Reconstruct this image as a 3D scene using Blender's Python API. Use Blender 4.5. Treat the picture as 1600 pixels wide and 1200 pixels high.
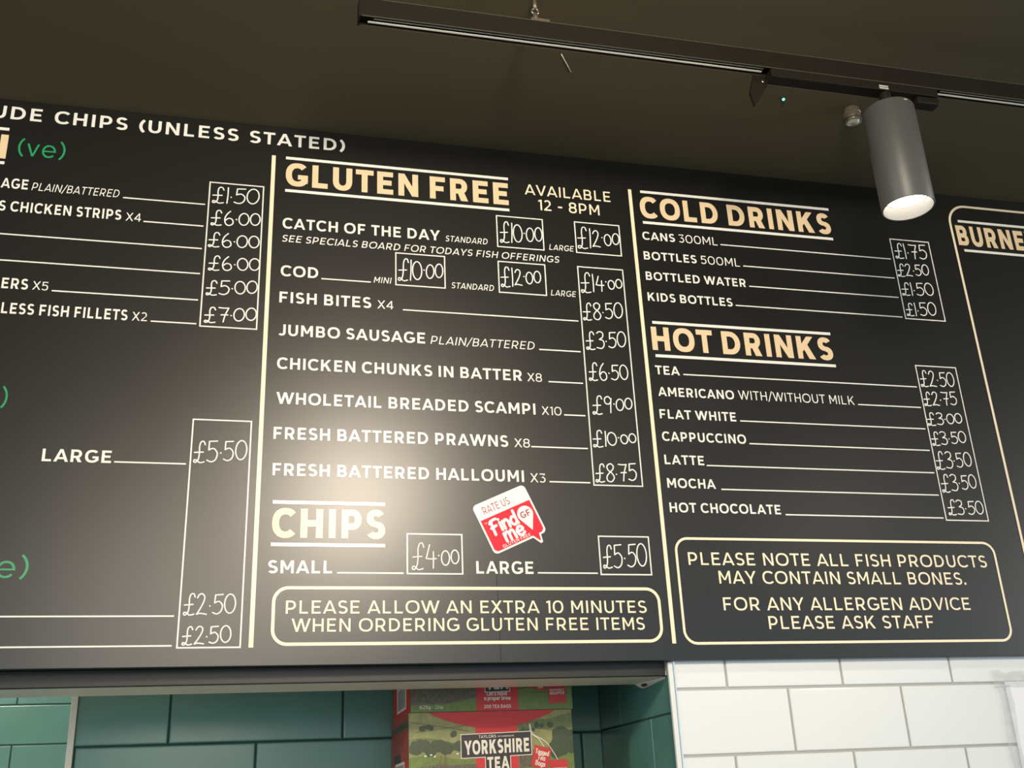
import bpy, bmesh, math, random
from mathutils import Vector, Matrix
from mathutils.geometry import delaunay_2d_cdt

scene = bpy.context.scene
for o in list(bpy.data.objects):
    bpy.data.objects.remove(o, do_unlink=True)
COL = scene.collection

# ------------------------------------------------------------------ camera
# x runs right along the menu wall, y into the wall (board face y = 0), z up.
cd = bpy.data.cameras.new('camera')
cam = bpy.data.objects.new('camera', cd)
COL.objects.link(cam)
cd.sensor_width = 36.0
cd.sensor_fit = 'HORIZONTAL'
cd.lens = 36.0 * 1659.17 / 1600.0
cd.clip_start = 0.02
_rt = Vector((0.97126778, -0.23395484, -0.04363515))
_up = Vector((-0.04788205, -0.3717007, 0.92711698))
_fw = Vector((0.23312272, 0.89838952, 0.37222315))
cam.matrix_world = Matrix(((_rt.x, _up.x, -_fw.x, 0.0), (_rt.y, _up.y, -_fw.y, -1.6),
                           (_rt.z, _up.z, -_fw.z, 1.6), (0, 0, 0, 1)))
scene.camera = cam

# ------------------------------------------------------------------ world, exposure
world = bpy.data.worlds.new('daylight')
scene.world = world
world.use_nodes = True
bg = world.node_tree.nodes['Background']
bg.inputs[0].default_value = (0.68, 0.86, 1.0, 1)
bg.inputs[1].default_value = 1.25
vs = scene.view_settings
vs.view_transform = 'Standard'
vs.look = 'None'
vs.exposure = 0.0
vs.gamma = 1.0
vs.use_curve_mapping = False

# ------------------------------------------------------------------ lamps of the room, and added fill
def spot_light(name, loc, target, power, angle, blend, radius, color):
    l = bpy.data.lights.new(name, 'SPOT')
    l.energy = power; l.spot_size = math.radians(angle); l.spot_blend = blend
    l.shadow_soft_size = radius; l.color = color
    o = bpy.data.objects.new(name, l)
    COL.objects.link(o)
    o.location = loc
    o.rotation_euler = (Vector(target) - Vector(loc)).to_track_quat('-Z', 'Y').to_euler()
    return o

WARM = (1.0, 0.86, 0.68)
SOFT = (1.0, 0.93, 0.83)
# further track spots aimed at the menu boards; the last two are added fill
spot_light('room_or_fill_spot', (0.31, -1.55, 2.50), (0.22, 0, 2.40), 73, 125, 1.0, 0.10, WARM)
spot_light('room_or_fill_spot', (-0.22, -2.6, 2.34), (-0.1, 0, 2.30), 66, 100, 1.0, 0.46, WARM)
spot_light('room_or_fill_spot', (1.15, -1.95, 2.56), (0.9, 0, 2.45), 3.5, 120, 1.0, 0.08, WARM)
spot_light('room_or_fill_spot', (2.12, -1.95, 2.56), (1.3, 0, 2.45), 5, 120, 1.0, 0.08, WARM)
spot_light('room_or_fill_spot', (4.60, -1.75, 2.48), (0.9, 0, 2.45), 250, 80, 1.0, 0.06, SOFT)  # added fill, far right so its reflection misses the visible board
spot_light('room_or_fill_spot', (-2.90, -1.75, 2.48), (-0.1, 0, 2.50), 105, 80, 1.0, 0.06, SOFT)  # added fill from the far left, lifts the lettering on that side
# unseen lamp added to light the kitchen behind the hatch
kl = bpy.data.lights.new('kitchen_fill', 'POINT')
kl.energy = 16; kl.shadow_soft_size = 0.12; kl.color = (1.0, 0.93, 0.82)
ko = bpy.data.objects.new('kitchen_fill', kl); COL.objects.link(ko); ko.location = (-0.75, 0.75, 2.2)

# ------------------------------------------------------------------ helpers
def lin(r, g, b):
    f = lambda c: (c / 255 / 12.92) if c / 255 <= 0.04045 else ((c / 255 + 0.055) / 1.055) ** 2.4
    return (f(r), f(g), f(b), 1.0)

def mat(name, color, rough=0.5, metal=0.0, spec=0.5, noise=0.0, nscale=30.0, bump=0.0, bscale=200.0, emit=None, estr=0.0):
    m = bpy.data.materials.new(name)
    m.use_nodes = True
    nt = m.node_tree
    p = nt.nodes['Principled BSDF']
    p.inputs['Base Color'].default_value = color
    p.inputs['Roughness'].default_value = rough
    p.inputs['Metallic'].default_value = metal
    p.inputs['Specular IOR Level'].default_value = spec
    tc = nt.nodes.new('ShaderNodeTexCoord')
    if noise > 0:
        n = nt.nodes.new('ShaderNodeTexNoise'); n.inputs['Scale'].default_value = nscale; n.inputs['Detail'].default_value = 5
        nt.links.new(tc.outputs['Object'], n.inputs['Vector'])
        r = nt.nodes.new('ShaderNodeMapRange')
        r.inputs[3].default_value = 1 - noise; r.inputs[4].default_value = 1 + noise
        nt.links.new(n.outputs['Fac'], r.inputs[0])
        mx = nt.nodes.new('ShaderNodeVectorMath'); mx.operation = 'SCALE'
        mx.inputs[0].default_value = color[:3]
        nt.links.new(r.outputs[0], mx.inputs['Scale'])
        nt.links.new(mx.outputs[0], p.inputs['Base Color'])
    if bump > 0:
        n2 = nt.nodes.new('ShaderNodeTexNoise'); n2.inputs['Scale'].default_value = bscale; n2.inputs['Detail'].default_value = 3
        nt.links.new(tc.outputs['Object'], n2.inputs['Vector'])
        b = nt.nodes.new('ShaderNodeBump'); b.inputs['Strength'].default_value = bump; b.inputs['Distance'].default_value = 0.001
        nt.links.new(n2.outputs['Fac'], b.inputs['Height'])
        nt.links.new(b.outputs[0], p.inputs['Normal'])
    if emit:
        p.inputs['Emission Color'].default_value = emit
        p.inputs['Emission Strength'].default_value = estr
    return m

M = {
    'board': mat('matt_black_laminate', (0.0065, 0.0063, 0.0050, 1), 0.33, spec=0.72, bump=0.006, bscale=700),
    'boardedge': mat('black_edge', (0.008, 0.009, 0.009, 1), 0.6, spec=0.2),
    'strip': mat('dark_painted_strip', (0.016, 0.015, 0.013, 1), 0.45, bump=0.1, bscale=500),
    'white': mat('white_vinyl', (0.80, 0.78, 0.70, 1), 0.34, spec=0.8),
    'chalk': mat('white_chalk_pen', (0.80, 0.79, 0.73, 1), 0.8, spec=0.2),
    'tan': mat('tan_vinyl', lin(226, 200, 160), 0.34, spec=0.8),
    'tan2': mat('pale_tan_vinyl', lin(242, 226, 192), 0.34, spec=0.8),
    'green': mat('green_vinyl', lin(36, 146, 92), 0.34, spec=0.8),
    'ceiling': mat('dark_brown_ceiling_paint', (0.085, 0.070, 0.040, 1), 0.8, spec=0.25, noise=0.06, nscale=4, bump=0.1, bscale=300),
    'floor': mat('brown_floor', (0.42, 0.36, 0.29, 1), 0.5, noise=0.1, nscale=8),
    'whitetile': mat('white_glazed_tile', (0.755, 0.765, 0.75, 1), 0.09, noise=0.015, nscale=9, bump=0.05, bscale=25),
    'greygrout': mat('grey_grout', (0.42, 0.42, 0.40, 1), 0.9, noise=0.05, nscale=200),
    'tealtile': mat('teal_glazed_tile', (0.11, 0.25, 0.205, 1), 0.22, spec=0.45, noise=0.10, nscale=14, bump=0.06, bscale=30),
    'tealgrout': mat('dark_teal_grout', (0.025, 0.065, 0.055, 1), 0.9),
    'plaster': mat('off_white_soffit', (0.82, 0.76, 0.64, 1), 0.35, noise=0.05, nscale=20),
    'filler': mat('white_filler', (0.75, 0.73, 0.66, 1), 0.8, noise=0.12, nscale=150),
    'hole': mat('brown_gap', (0.07, 0.035, 0.025, 1), 0.9),
    'trim': mat('satin_trim', (0.70, 0.66, 0.56, 1), 0.35, spec=0.6, noise=0.05, nscale=60),
    'whitetrim': mat('white_trim', (0.74, 0.75, 0.72, 1), 0.3, noise=0.04, nscale=60),
    'chrome': mat('chrome_edge', (0.8, 0.78, 0.72, 1), 0.18, metal=1.0),
    'track': mat('black_track', (0.010, 0.008, 0.005, 1), 0.5, spec=0.2),
    'trackedge': mat('track_edge_highlight', (0.06, 0.052, 0.035, 1), 0.45),  # highlight along the edges painted as a lighter brown
    'copper': mat('conductor_painted_shine', (0.95, 0.90, 0.78, 1), 0.35, metal=0.0),  # pale non-metal colour stands in for lamps reflected in the strips
    'can': mat('dark_grey_can', (0.06, 0.06, 0.057, 1), 0.45),
    'steel': mat('brushed_steel', (0.55, 0.52, 0.46, 1), 0.3, metal=1.0),
    'bronze': mat('smoky_bronze', (0.14, 0.12, 0.08, 1), 0.3, metal=0.4),
    'reflector': mat('white_reflector', (0.30, 0.275, 0.24, 1), 0.5),
    'lampface': mat('lit_lamp_face', (1, 1, 1, 1), 0.5, emit=(1.0, 0.96, 0.90, 1), estr=7.0),
    'lens': mat('clear_lens', (0.78, 0.74, 0.60, 1), 0.12, metal=0.5),
    'led': mat('green_indicator', (0.1, 0.6, 0.35, 1), 0.3, emit=(0.20, 1.0, 0.50, 1), estr=1.6),
    'black': mat('black_plastic', (0.012, 0.012, 0.012, 1), 0.4),
    'greylabel': mat('grey_label', (0.45, 0.43, 0.37, 1), 0.6),
    'thread': mat('pale_thread', (0.75, 0.70, 0.58, 1), 0.8),
    'stickerwhite': mat('sticker_white', (0.86, 0.84, 0.78, 1), 0.35),
    'stickerred': mat('sticker_red', (0.76, 0.018, 0.040, 1), 0.5, spec=0.25),
    'stickerdark': mat('sticker_dark_red', (0.42, 0.03, 0.06, 1), 0.4),
    'paper': mat('white_paper', (0.84, 0.84, 0.88, 1), 0.8, noise=0.01, nscale=30),
    'shelf': mat('pale_shelf', (0.5, 0.45, 0.36, 1), 0.5, noise=0.05, nscale=15),
}
# clear sticky tape: mostly see-through film
mt = bpy.data.materials.new('clear_tape'); mt.use_nodes = True
nt = mt.node_tree
p = nt.nodes['Principled BSDF']; p.inputs['Base Color'].default_value = (0.66, 0.70, 0.68, 1); p.inputs['Roughness'].default_value = 0.22
tr = nt.nodes.new('ShaderNodeBsdfTransparent'); mx = nt.nodes.new('ShaderNodeMixShader')
tcn = nt.nodes.new('ShaderNodeTexCoord'); tn = nt.nodes.new('ShaderNodeTexNoise'); tn.inputs['Scale'].default_value = 60
rr = nt.nodes.new('ShaderNodeMapRange'); rr.inputs[3].default_value = 0.05; rr.inputs[4].default_value = 0.30
nt.links.new(tcn.outputs['Object'], tn.inputs['Vector']); nt.links.new(tn.outputs['Fac'], rr.inputs[0]); nt.links.new(rr.outputs[0], mx.inputs[0])
nt.links.new(tr.outputs[0], mx.inputs[1]); nt.links.new(p.outputs[0], mx.inputs[2])
nt.links.new(mx.outputs[0], nt.nodes['Material Output'].inputs['Surface'])
M['tape'] = mt

def link(name, me, parent=None):
    o = bpy.data.objects.new(name, me)
    COL.objects.link(o)
    if parent: o.parent = parent
    return o

def from_bm(name, bm, mats, parent=None, smooth=False):
    me = bpy.data.meshes.new(name)
    bm.normal_update()
    bm.to_mesh(me); bm.free()
    for m in (mats if isinstance(mats, (list, tuple)) else [mats]):
        me.materials.append(m)
    if smooth:
        for f in me.polygons: f.use_smooth = True
    return link(name, me, parent)

def empty(name, loc, label, cat, group=None):
    o = bpy.data.objects.new(name, None); COL.objects.link(o)
    o.location = loc; o.empty_display_size = 0.05
    return tag(o, label, cat, group)

def tag(o, label, cat=None, group=None):
    o['label'] = label
    if cat: o['category'] = cat
    if group: o['group'] = group
    return o

def struct(o, label=None):
    o['kind'] = 'structure'
    if label: o['label'] = label
    return o

def add_box(bm, x0, x1, y0, y1, z0, z1, bev=0.0, mi=0):
    v = [bm.verts.new((x, y, z)) for x in (x0, x1) for y in (y0, y1) for z in (z0, z1)]
    fs = [bm.faces.new([v[i] for i in q]) for q in ((0, 1, 3, 2), (4, 6, 7, 5), (0, 4, 5, 1), (2, 3, 7, 6), (0, 2, 6, 4), (1, 5, 7, 3))]
    for f in fs: f.material_index = mi
    if bev > 0:
        es = list({e for f in fs for e in f.edges})
        r = bmesh.ops.bevel(bm, geom=es, offset=bev, segments=2, affect='EDGES', profile=0.6)
        for f in r['faces']: f.material_index = mi

def box(name, x0, x1, y0, y1, z0, z1, m, parent=None, bev=0.0):
    bm = bmesh.new(); add_box(bm, x0, x1, y0, y1, z0, z1, bev)
    return from_bm(name, bm, m, parent)

def add_hex(bm, pts):   # 8 points: bottom ring of 4 then top ring of 4
    v = [bm.verts.new(p) for p in pts]
    for q in ((3, 2, 1, 0), (4, 5, 6, 7), (0, 1, 5, 4), (1, 2, 6, 5), (2, 3, 7, 6), (3, 0, 4, 7)):
        bm.faces.new([v[i] for i in q])
    bmesh.ops.recalc_face_normals(bm, faces=bm.faces[:])

def add_lathe(bm, prof, cx, cy, seg=40, mi=0):   # prof: list of (radius, z)
    rings = []
    for r, z in prof:
        if r < 1e-6: rings.append([bm.verts.new((cx, cy, z))])
        else: rings.append([bm.verts.new((cx + r * math.cos(2 * math.pi * k / seg), cy + r * math.sin(2 * math.pi * k / seg), z)) for k in range(seg)])
    for a, b in zip(rings, rings[1:]):
        for k in range(seg):
            k2 = (k + 1) % seg
            if len(a) == 1 and len(b) == 1: continue
            if len(a) == 1: f = bm.faces.new((a[0], b[k], b[k2]))
            elif len(b) == 1: f = bm.faces.new((a[k], b[0], a[k2]))
            else: f = bm.faces.new((a[k], b[k], b[k2], a[k2]))
            f.material_index = mi

def lathe(name, prof, cx, cy, m, parent=None, seg=40):
    bm = bmesh.new(); add_lathe(bm, prof, cx, cy, seg)
    bmesh.ops.recalc_face_normals(bm, faces=bm.faces[:])
    o = from_bm(name, bm, m, parent, smooth=True)
    try:
        o.data.set_sharp_from_angle(angle=math.radians(40))
    except Exception: pass
    return o

def tube(name, pts, r, m, parent=None, seg=10):
    bm = bmesh.new()
    pts = [Vector(p) for p in pts]; rings = []
    for i, p in enumerate(pts):
        d = (pts[min(i + 1, len(pts) - 1)] - pts[max(i - 1, 0)]).normalized()
        a = d.cross(Vector((0, 1, 0)))
        if a.length < 1e-3: a = d.cross(Vector((1, 0, 0)))
        a.normalize(); b = d.cross(a)
        rings.append([bm.verts.new(p + (a * math.cos(t) + b * math.sin(t)) * r) for t in [2 * math.pi * k / seg for k in range(seg)]])
    for a, b in zip(rings, rings[1:]):
        for k in range(seg): bm.faces.new((a[k], a[(k + 1) % seg], b[(k + 1) % seg], b[k]))
    bm.faces.new(rings[0]); bm.faces.new(rings[-1])
    bmesh.ops.recalc_face_normals(bm, faces=bm.faces[:])
    return from_bm(name, bm, m, parent, smooth=True)

# ------------------------------------------------------------------ lettering: geometric sans caps cut as polygons (cap height 1)
def ring(cx, cy, rx, ry, a0, a1, w, h, n=2.3, seg=None):
    seg = seg or max(4, int(abs(a1 - a0) / 9))
    out = []
    def se(t, a, b):
        c, s = math.cos(t), math.sin(t)
        return (cx + a * math.copysign(abs(c) ** (2 / n), c), cy + b * math.copysign(abs(s) ** (2 / n), s))
    for k in range(seg):
        t0 = math.radians(a0 + (a1 - a0) * k / seg); t1 = math.radians(a0 + (a1 - a0) * (k + 1) / seg)
        out.append([se(t0, rx, ry), se(t1, rx, ry), se(t1, rx - w, ry - h), se(t0, rx - w, ry - h)])
    return out
def rc(x0, y0, x1, y1): return [(x0, y0), (x1, y0), (x1, y1), (x0, y1)]

def bowl(x0, y0, x1, y1, w, h):     # right-closed bowl from a stem at x0
    ry = (y1 - y0) / 2; rx = min(ry * 1.02, x1 - x0); cx = x1 - rx
    r = ring(cx, (y0 + y1) / 2, rx, ry, -90, 90, w, h, 2.1)
    if cx > x0: r += [rc(x0, y1 - h, cx + 1e-4, y1), rc(x0, y0, cx + 1e-4, y0 + h)]
    return r

def sshape(W, w, h):
    ru = 0.25 + h / 4
    return (ring(W * .5, 1 - ru + .012, W * .47, ru, 28, 270, w, h, 2.2) + ring(W * .5, ru - .012, W * .5, ru, 90, -150, w, h, 2.2))

def glyph(c, w, h):
    d = w * 1.06
    if c == 'A':
        W = .86 + w * .75; t = w * 1.02
        k = lambda y: (W / 2 - t / 2) * y
        return W, [[(0, 0), (d, 0), (W / 2 + t * .42, 1), (W / 2 - t / 2, 1)], [(W, 0), (W - d, 0), (W / 2 - t * .42, 1), (W / 2 + t / 2, 1)], rc(k(.2) + d * .5, .2, W - k(.2) - d * .5, .2 + h * .92)], .0
    if c == 'B':
        W = .64 + w * .6
        return W, [rc(0, 0, w, 1)] + bowl(w * .5, .5 - h * .45, W * .95, 1, w, h * .95) + bowl(w * .5, 0, W, .5 + h * .45, w, h * .95), .1
    if c == 'C': 
        W = .82 + w * .3
        return W, ring(.5, .5, .5, .515, 42, 318, w, h), .05
    if c == 'D':
        W = .72 + w * .7
        return W, [rc(0, 0, w, 1)] + bowl(w * .5, 0, W, 1, w, h), .1
    if c == 'E':
        W = .56 + w * .6
        return W, [rc(0, 0, w, 1), rc(0, 0, W, h), rc(0, 1 - h, W * .99, 1), rc(0, .5 - h / 2 + .01, W * .9, .5 + h / 2 + .01)], .1
    if c == 'F':
        W = .54 + w * .6
        return W, [rc(0, 0, w, 1), rc(0, 1 - h, W, 1), rc(0, .47 - h / 2, W * .9, .47 + h / 2)], .1
    if c == 'G':
        return .93 + w * .1, ring(.5, .5, .5, .515, 44, 340, w, h) + [rc(.95 + w * .0 - w, .14, .95, .5), rc(.52, .5 - h * .9, .95, .5)], .05
    if c == 'H':
        W = .7 + w * .6
        return W, [rc(0, 0, w, 1), rc(W - w, 0, W, 1), rc(0, .5 - h / 2, W, .5 + h / 2)], .1
    if c == 'I': return w, [rc(0, 0, w, 1)], .1
    if c == 'J':
        W = .54 + w * .4; r = W * .52
        return W, [rc(W - w, .32, W, 1)] + ring(W - r, .32, r, .335, 0, -140, w, h), .06
    if c == 'K':
        W = .72 + w * .7
        return W, [rc(0, 0, w, 1), [(w * .8, .25), (w * .8, .25 + w * 1.35), (W - d * 1.25, 1), (W - .02, 1)], [(W * .33, .52), (W * .33 + w * .75, .52 + w * .85), (W, 0), (W - d * 1.2, 0)]], .1
    if c == 'L':
        W = .52 + w * .6
        return W, [rc(0, 0, w, 1), rc(0, 0, W, h)], .1
    if c == 'M':
        W = .82 + w * .8
        return W, [rc(0, 0, w, 1), rc(W - w, 0, W, 1), [(0, 1), (d, 1), (W / 2 + d * .42, .27), (W / 2 - d * .42, .27)], [(W, 1), (W - d, 1), (W / 2 - d * .42, .27), (W / 2 + d * .42, .27)]], .1
    if c == 'N':
        W = .72 + w * .65
        return W, [rc(0, 0, w, 1), rc(W - w, 0, W, 1), [(0, 1), (d, 1), (W, 0), (W - d, 0)]], .1
    if c == 'O': return 1.04, ring(.52, .5, .52, .515, 0, 360, w, h), .05
    if c == 'P':
        W = .62 + w * .6
        return W, [rc(0, 0, w, 1)] + bowl(w * .5, .3, W, 1, w, h), .1
    if c == 'R':
        W = .66 + w * .6
        return W, [rc(0, 0, w, 1)] + bowl(w * .5, .32, W * .97, 1, w, h) + [[(W * .42, .36), (W * .42 + w * 1.1, .42), (W, 0), (W - d * 1.18, 0)]], .1
    if c == 'S':
        W = .62 + w * .5
        return W, sshape(W, w, h), .05
    if c == 'T':
        W = .70 + w * .35
        return W, [rc(0, 1 - h, W, 1), rc(W / 2 - w / 2, 0, W / 2 + w / 2, 1)], .03
    if c == 'U':
        W = .69 + w * .6
        return W, [rc(0, .42, w, 1), rc(W - w, .42, W, 1)] + ring(W / 2, .42, W / 2, .435, 180, 360, w, h), .09
    if c == 'V':
        W = .84 + w * .7; t = w * 1.02
        return W, [[(0, 1), (d * 1.05, 1), (W / 2 + t * .42, 0), (W / 2 - t / 2, 0)], [(W, 1), (W - d * 1.05, 1), (W / 2 - t * .42, 0), (W / 2 + t / 2, 0)]], .0
    if c == 'W':
        W = 1.24 + w * 1.1; a = W * .29; b = W * .71; t = w * .98
        leg = lambda x0, x1: [(x0, 1), (x0 + d, 1), (x1 + t / 2, 0), (x1 - t / 2, 0)]
        leg2 = lambda x0, x1: [(x0, 1), (x0 - d, 1), (x1 - t / 2, 0), (x1 + t / 2, 0)]
        return W, [leg(0, a), leg2(W / 2 + d * .45, a), leg(W / 2 - d * .45, b), leg2(W, b)], .0
    if c == 'X':
        W = .76 + w * .7; e = d * 1.15
        return W, [[(0, 0), (e, 0), (W - .02, 1), (W - .02 - e, 1)], [(W, 0), (W - e, 0), (.02, 1), (.02 + e, 1)]], .01
    if c == 'Y':
        W = .80 + w * .7; e = d * 1.12
        return W, [rc(W / 2 - w / 2, 0, W / 2 + w / 2, .42), [(0, 1), (e, 1), (W / 2 + w / 2, .36), (W / 2 - w / 2, .36)], [(W, 1), (W - e, 1), (W / 2 - w / 2, .36), (W / 2 + w / 2, .36)]], .0
    if c == '0': return .80 + w * .3, ring(.4 + w * .15, .5, .4 + w * .15, .515, 0, 360, w, h), .06
    if c == '1': return .18 + w, [rc(.18, 0, .18 + w, 1), [(0, .80), (.03, .80 + h), (.18 + w * .5, 1), (.18 + w * .5, 1 - h * 1.1)]], .06
    if c == '2':
        W = .60 + w * .5
        return W, ring(W * .48, .69, W * .46, .325, 150, -30, w, h) + [[(.01, h * .8), (.01 + w * 1.35, h * .8), (W * .93, .60), (W * .93 - w * 1.0, .56)], rc(0.01, 0, W, h)], .05
    if c == '3':
        W = .60 + w * .5
        return W, [rc(.06, 1 - h, W * .92, 1), [(W * .92, 1 - h), (W * .92, 1), (W * .52, .62), (W * .30, .54), (W * .40, .52)]] + ring(W * .47, .31, W * .51, .32, 92, -145, w, h), .05
    if c == '4':
        W = .70 + w * .4
        return W, [rc(W * .66, 0, W * .66 + w, 1), rc(0, .22, W, .22 + h), [(0, .22), (0, .22 + h), (W * .66, 1), (W * .66 + w * .5, 1), (W * .66, .86 - w * .3), (d * 1.05, .22 + h * .5)]], .04
    if c == '5':
        W = .62 + w * .5
        return W, [rc(.07, 1 - h, W * .93, 1), [(.05, .45), (.05 + w * .95, .52), (.07 + w, 1), (.07, 1)]] + ring(W * .46, .325, W * .52, .335, 118, -148, w, h), .05
    if c == '6':
        W = .68 + w * .5
        return W, ring(W / 2, .33, W / 2, .34, 0, 360, w, h) + ring(W * .62, .42, W * .62, .59, 80, 190, w, h), .05
    if c == '8':
        W = .66 + w * .5
        return W, ring(W / 2, .285, W / 2, .30, 0, 360, w, h) + ring(W / 2, .755 - .02, W * .455, .265 + h * .1, 0, 360, w, h), .05
    if c == '/': return .52, [[(-.04, -.12), (-.04 + w * .95, -.12), (.56, 1.08), (.56 - w * .95, 1.08)]], .0
    if c == '-': return .40, [rc(0, .36, .40, .36 + h * 1.05)], .08
    if c == '.': return w * 1.15, [rc(0, 0, w * 1.15, w * 1.15)], .06
    if c == "'": return w, [rc(0, .66, w, 1)], .05
    if c == '~': return .5, [[(0, .42), (0, .42 + h), (.25, .48 + h), (.25, .48)], [(.25, .48), (.25, .48 + h), (.5, .42 + h), (.5, .42)]], .05
    if c == '(': return .26 + w * .4, ring(.62 + w * .4, .47, .62 + w * .4, .72, 130, 230, w, h, 2.0), .05
    if c == ')': return .26 + w * .4, ring(-.36, .47, .62 + w * .4, .72, 50, -50, w, h, 2.0), .05
    if c == 'v':
        W = .56 + w * .6; x = .72; t = w
        return W, [[(0, x), (d, x), (W / 2 + t * .42, 0), (W / 2 - t / 2, 0)], [(W, x), (W - d, x), (W / 2 - t * .42, 0), (W / 2 + t / 2, 0)]], .02
    if c == 'e':
        return .68, ring(.34, .36, .34, .375, 0, 322, w, h, 2.1) + [rc(.04, .32, .68, .32 + h * .8)], .06
    return .4, [], .0

WT = {'k': (.262, .222), 'b': (.205, .18), 'b2': (.20, .175), 'm': (.152, .138), 'r': (.128, .115), 'g': (.105, .10), 'h': (.30, .22)}

def layout(s, style, track=.055, space=.36):
    it = style.endswith('i') and len(style) > 1
    w, h = WT[style[:-1] if it else style]
    x = 0; polys = []; first = True; lsb0 = 0; xmax = 0
    for ch in s:
        if ch == ' ':
            x += space; continue
        W, ps, sb = glyph(ch, w, h)
        if first: first = False
        else: x += sb
        for q in ps:
            polys.append([(px + x + (py * .20 if it else 0), py) for px, py in q])
        xmax = x + W
        x += W + sb + track
    xs = [p[0] for q in polys for p in q if True]
    return polys, min(xs), max(xs)

def add_poly(bm, pts, y, mi=0):      # polygon in the wall plane, facing the room (-y)
    a = sum(p[0] * q[1] - q[0] * p[1] for p, q in zip(pts, pts[1:] + pts[:1]))
    if abs(a) < 1e-12: return
    if a < 0: pts = pts[::-1]
    f = bm.faces.new([bm.verts.new((p[0], y, p[1])) for p in pts])
    f.material_index = mi

def union(polys):
    """merge overlapping outlines into one flat, non-overlapping set of triangles"""
    K = 1000.0; vs = []; fs = []
    for q in polys:
        a = sum(p[0] * r[1] - r[0] * p[1] for p, r in zip(q, q[1:] + q[:1]))
        if abs(a) < 1e-12: continue
        if a < 0: q = q[::-1]
        fs.append(list(range(len(vs), len(vs) + len(q))))
        vs += [Vector((p[0] * K, p[1] * K)) for p in q]
    ov, oe, of, _, _, src = delaunay_2d_cdt(vs, [], fs, 0, 1e-4)
    return [[(ov[i].x / K, ov[i].y / K) for i in f] for f, sr in zip(of, src) if sr]

def text_polys(s, style, x0, x1, z, H, **kw):   # metres
    polys, a, b = layout(s, style, **kw)
    sx = (x1 - x0) / (b - a)
    return [[(x0 + (px - a) * sx, z + py * H) for px, py in q] for q in polys]

# ------------------------------------------------------------------ hand lettering: round-ended pen strokes
def smooth(pts, n=5, closed=False):
    out = []; m = len(pts)
    if m == 2 : return pts
    rng = range(m if closed else m - 1)
    g = lambda i: pts[i % m] if closed else pts[max(0, min(m - 1, i))]
    for i in rng:
        p0, p1, p2, p3 = g(i - 1), g(i), g(i + 1), g(i + 2)
        for k in range(n):
            t = k / n
            out.append(tuple(.5 * ((2 * p1[j]) + (-p0[j] + p2[j]) * t + (2 * p0[j] - 5 * p1[j] + 4 * p2[j] - p3[j]) * t * t + (-p0[j] + 3 * p1[j] - 3 * p2[j] + p3[j]) * t ** 3) for j in (0, 1)))
    out.append(pts[0] if closed else pts[-1])
    return out

def ribbon(pts, r):
    out = []
    for p, q in zip(pts, pts[1:]):
        dx, dy = q[0] - p[0], q[1] - p[1]; L = math.hypot(dx, dy)
        if L < 1e-9: continue
        a, b = -dy / L * r, dx / L * r
        out.append([(p[0] + a, p[1] + b), (q[0] + a, q[1] + b), (q[0] - a, q[1] - b), (p[0] - a, p[1] - b)])
    for i, c in enumerate(pts):
        n = 10 if i in (0, len(pts) - 1) else 8
        out.append([(c[0] + r * math.cos(t * 2 * math.pi / n + .3), c[1] + r * math.sin(t * 2 * math.pi / n + .3)) for t in range(n)])
    return out

HW = {  # hand-written figures: width, strokes in a box of height 1
    '£': (.62, [[(.58, .84), (.50, .99), (.36, .96), (.30, .76), (.31, .45), (.28, .18), (.16, .02), (.06, .04), (.08, .13), (.20, .11), (.36, .01), (.58, .05)], [(.06, .47), (.50, .50)]]),
    '1': (.10, [[(.04, 1.0), (.06, .5), (.05, 0)]]),
    '2': (.56, [[(.04, .80), (.14, .96), (.30, .99), (.42, .85), (.36, .58), (.18, .25), (.02, .02)], [(.02, .02), (.22, .06), (.54, .02)]]),
    '3': (.52, [[(.04, .90), (.20, 1.0), (.42, .93), (.42, .70), (.20, .54)], [(.20, .54), (.44, .48), (.50, .24), (.34, .03), (.02, .06)]]),
    '4': (.62, [[(.22, 1.0), (.12, .66), (.04, .40)], [(.04, .40), (.30, .38), (.60, .40)], [(.44, .70), (.45, .3), (.44, -.02)]]),
    '5': (.58, [[(.54, 1.0), (.12, .97)], [(.12, .97), (.10, .56)], [(.10, .56), (.34, .64), (.54, .44), (.48, .14), (.26, .0), (.02, .07)]]),
    '6': (.56, [[(.36, 1.0), (.16, .74), (.06, .38), (.14, .07), (.34, .0), (.52, .16), (.48, .42), (.28, .50), (.10, .34)]]),
    '7': (.56, [[(.02, .97), (.28, .95), (.54, .97)], [(.54, .97), (.38, .5), (.30, 0)], [(.16, .48), (.52, .50)]]),
    '8': (.54, [[(.50, .88), (.32, 1.0), (.10, .88), (.14, .66), (.40, .46), (.52, .22), (.34, .0), (.10, .06), (.06, .28), (.24, .50), (.46, .70), (.50, .88)]]),
    '9': (.54, [[(.48, .82), (.30, .99), (.08, .86), (.10, .60), (.30, .52), (.46, .66), (.50, .88)], [(.50, .88), (.46, .45), (.44, 0)]]),
    '0': (.62, 'oval'), '.': (.10, 'dot'),
}

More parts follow.
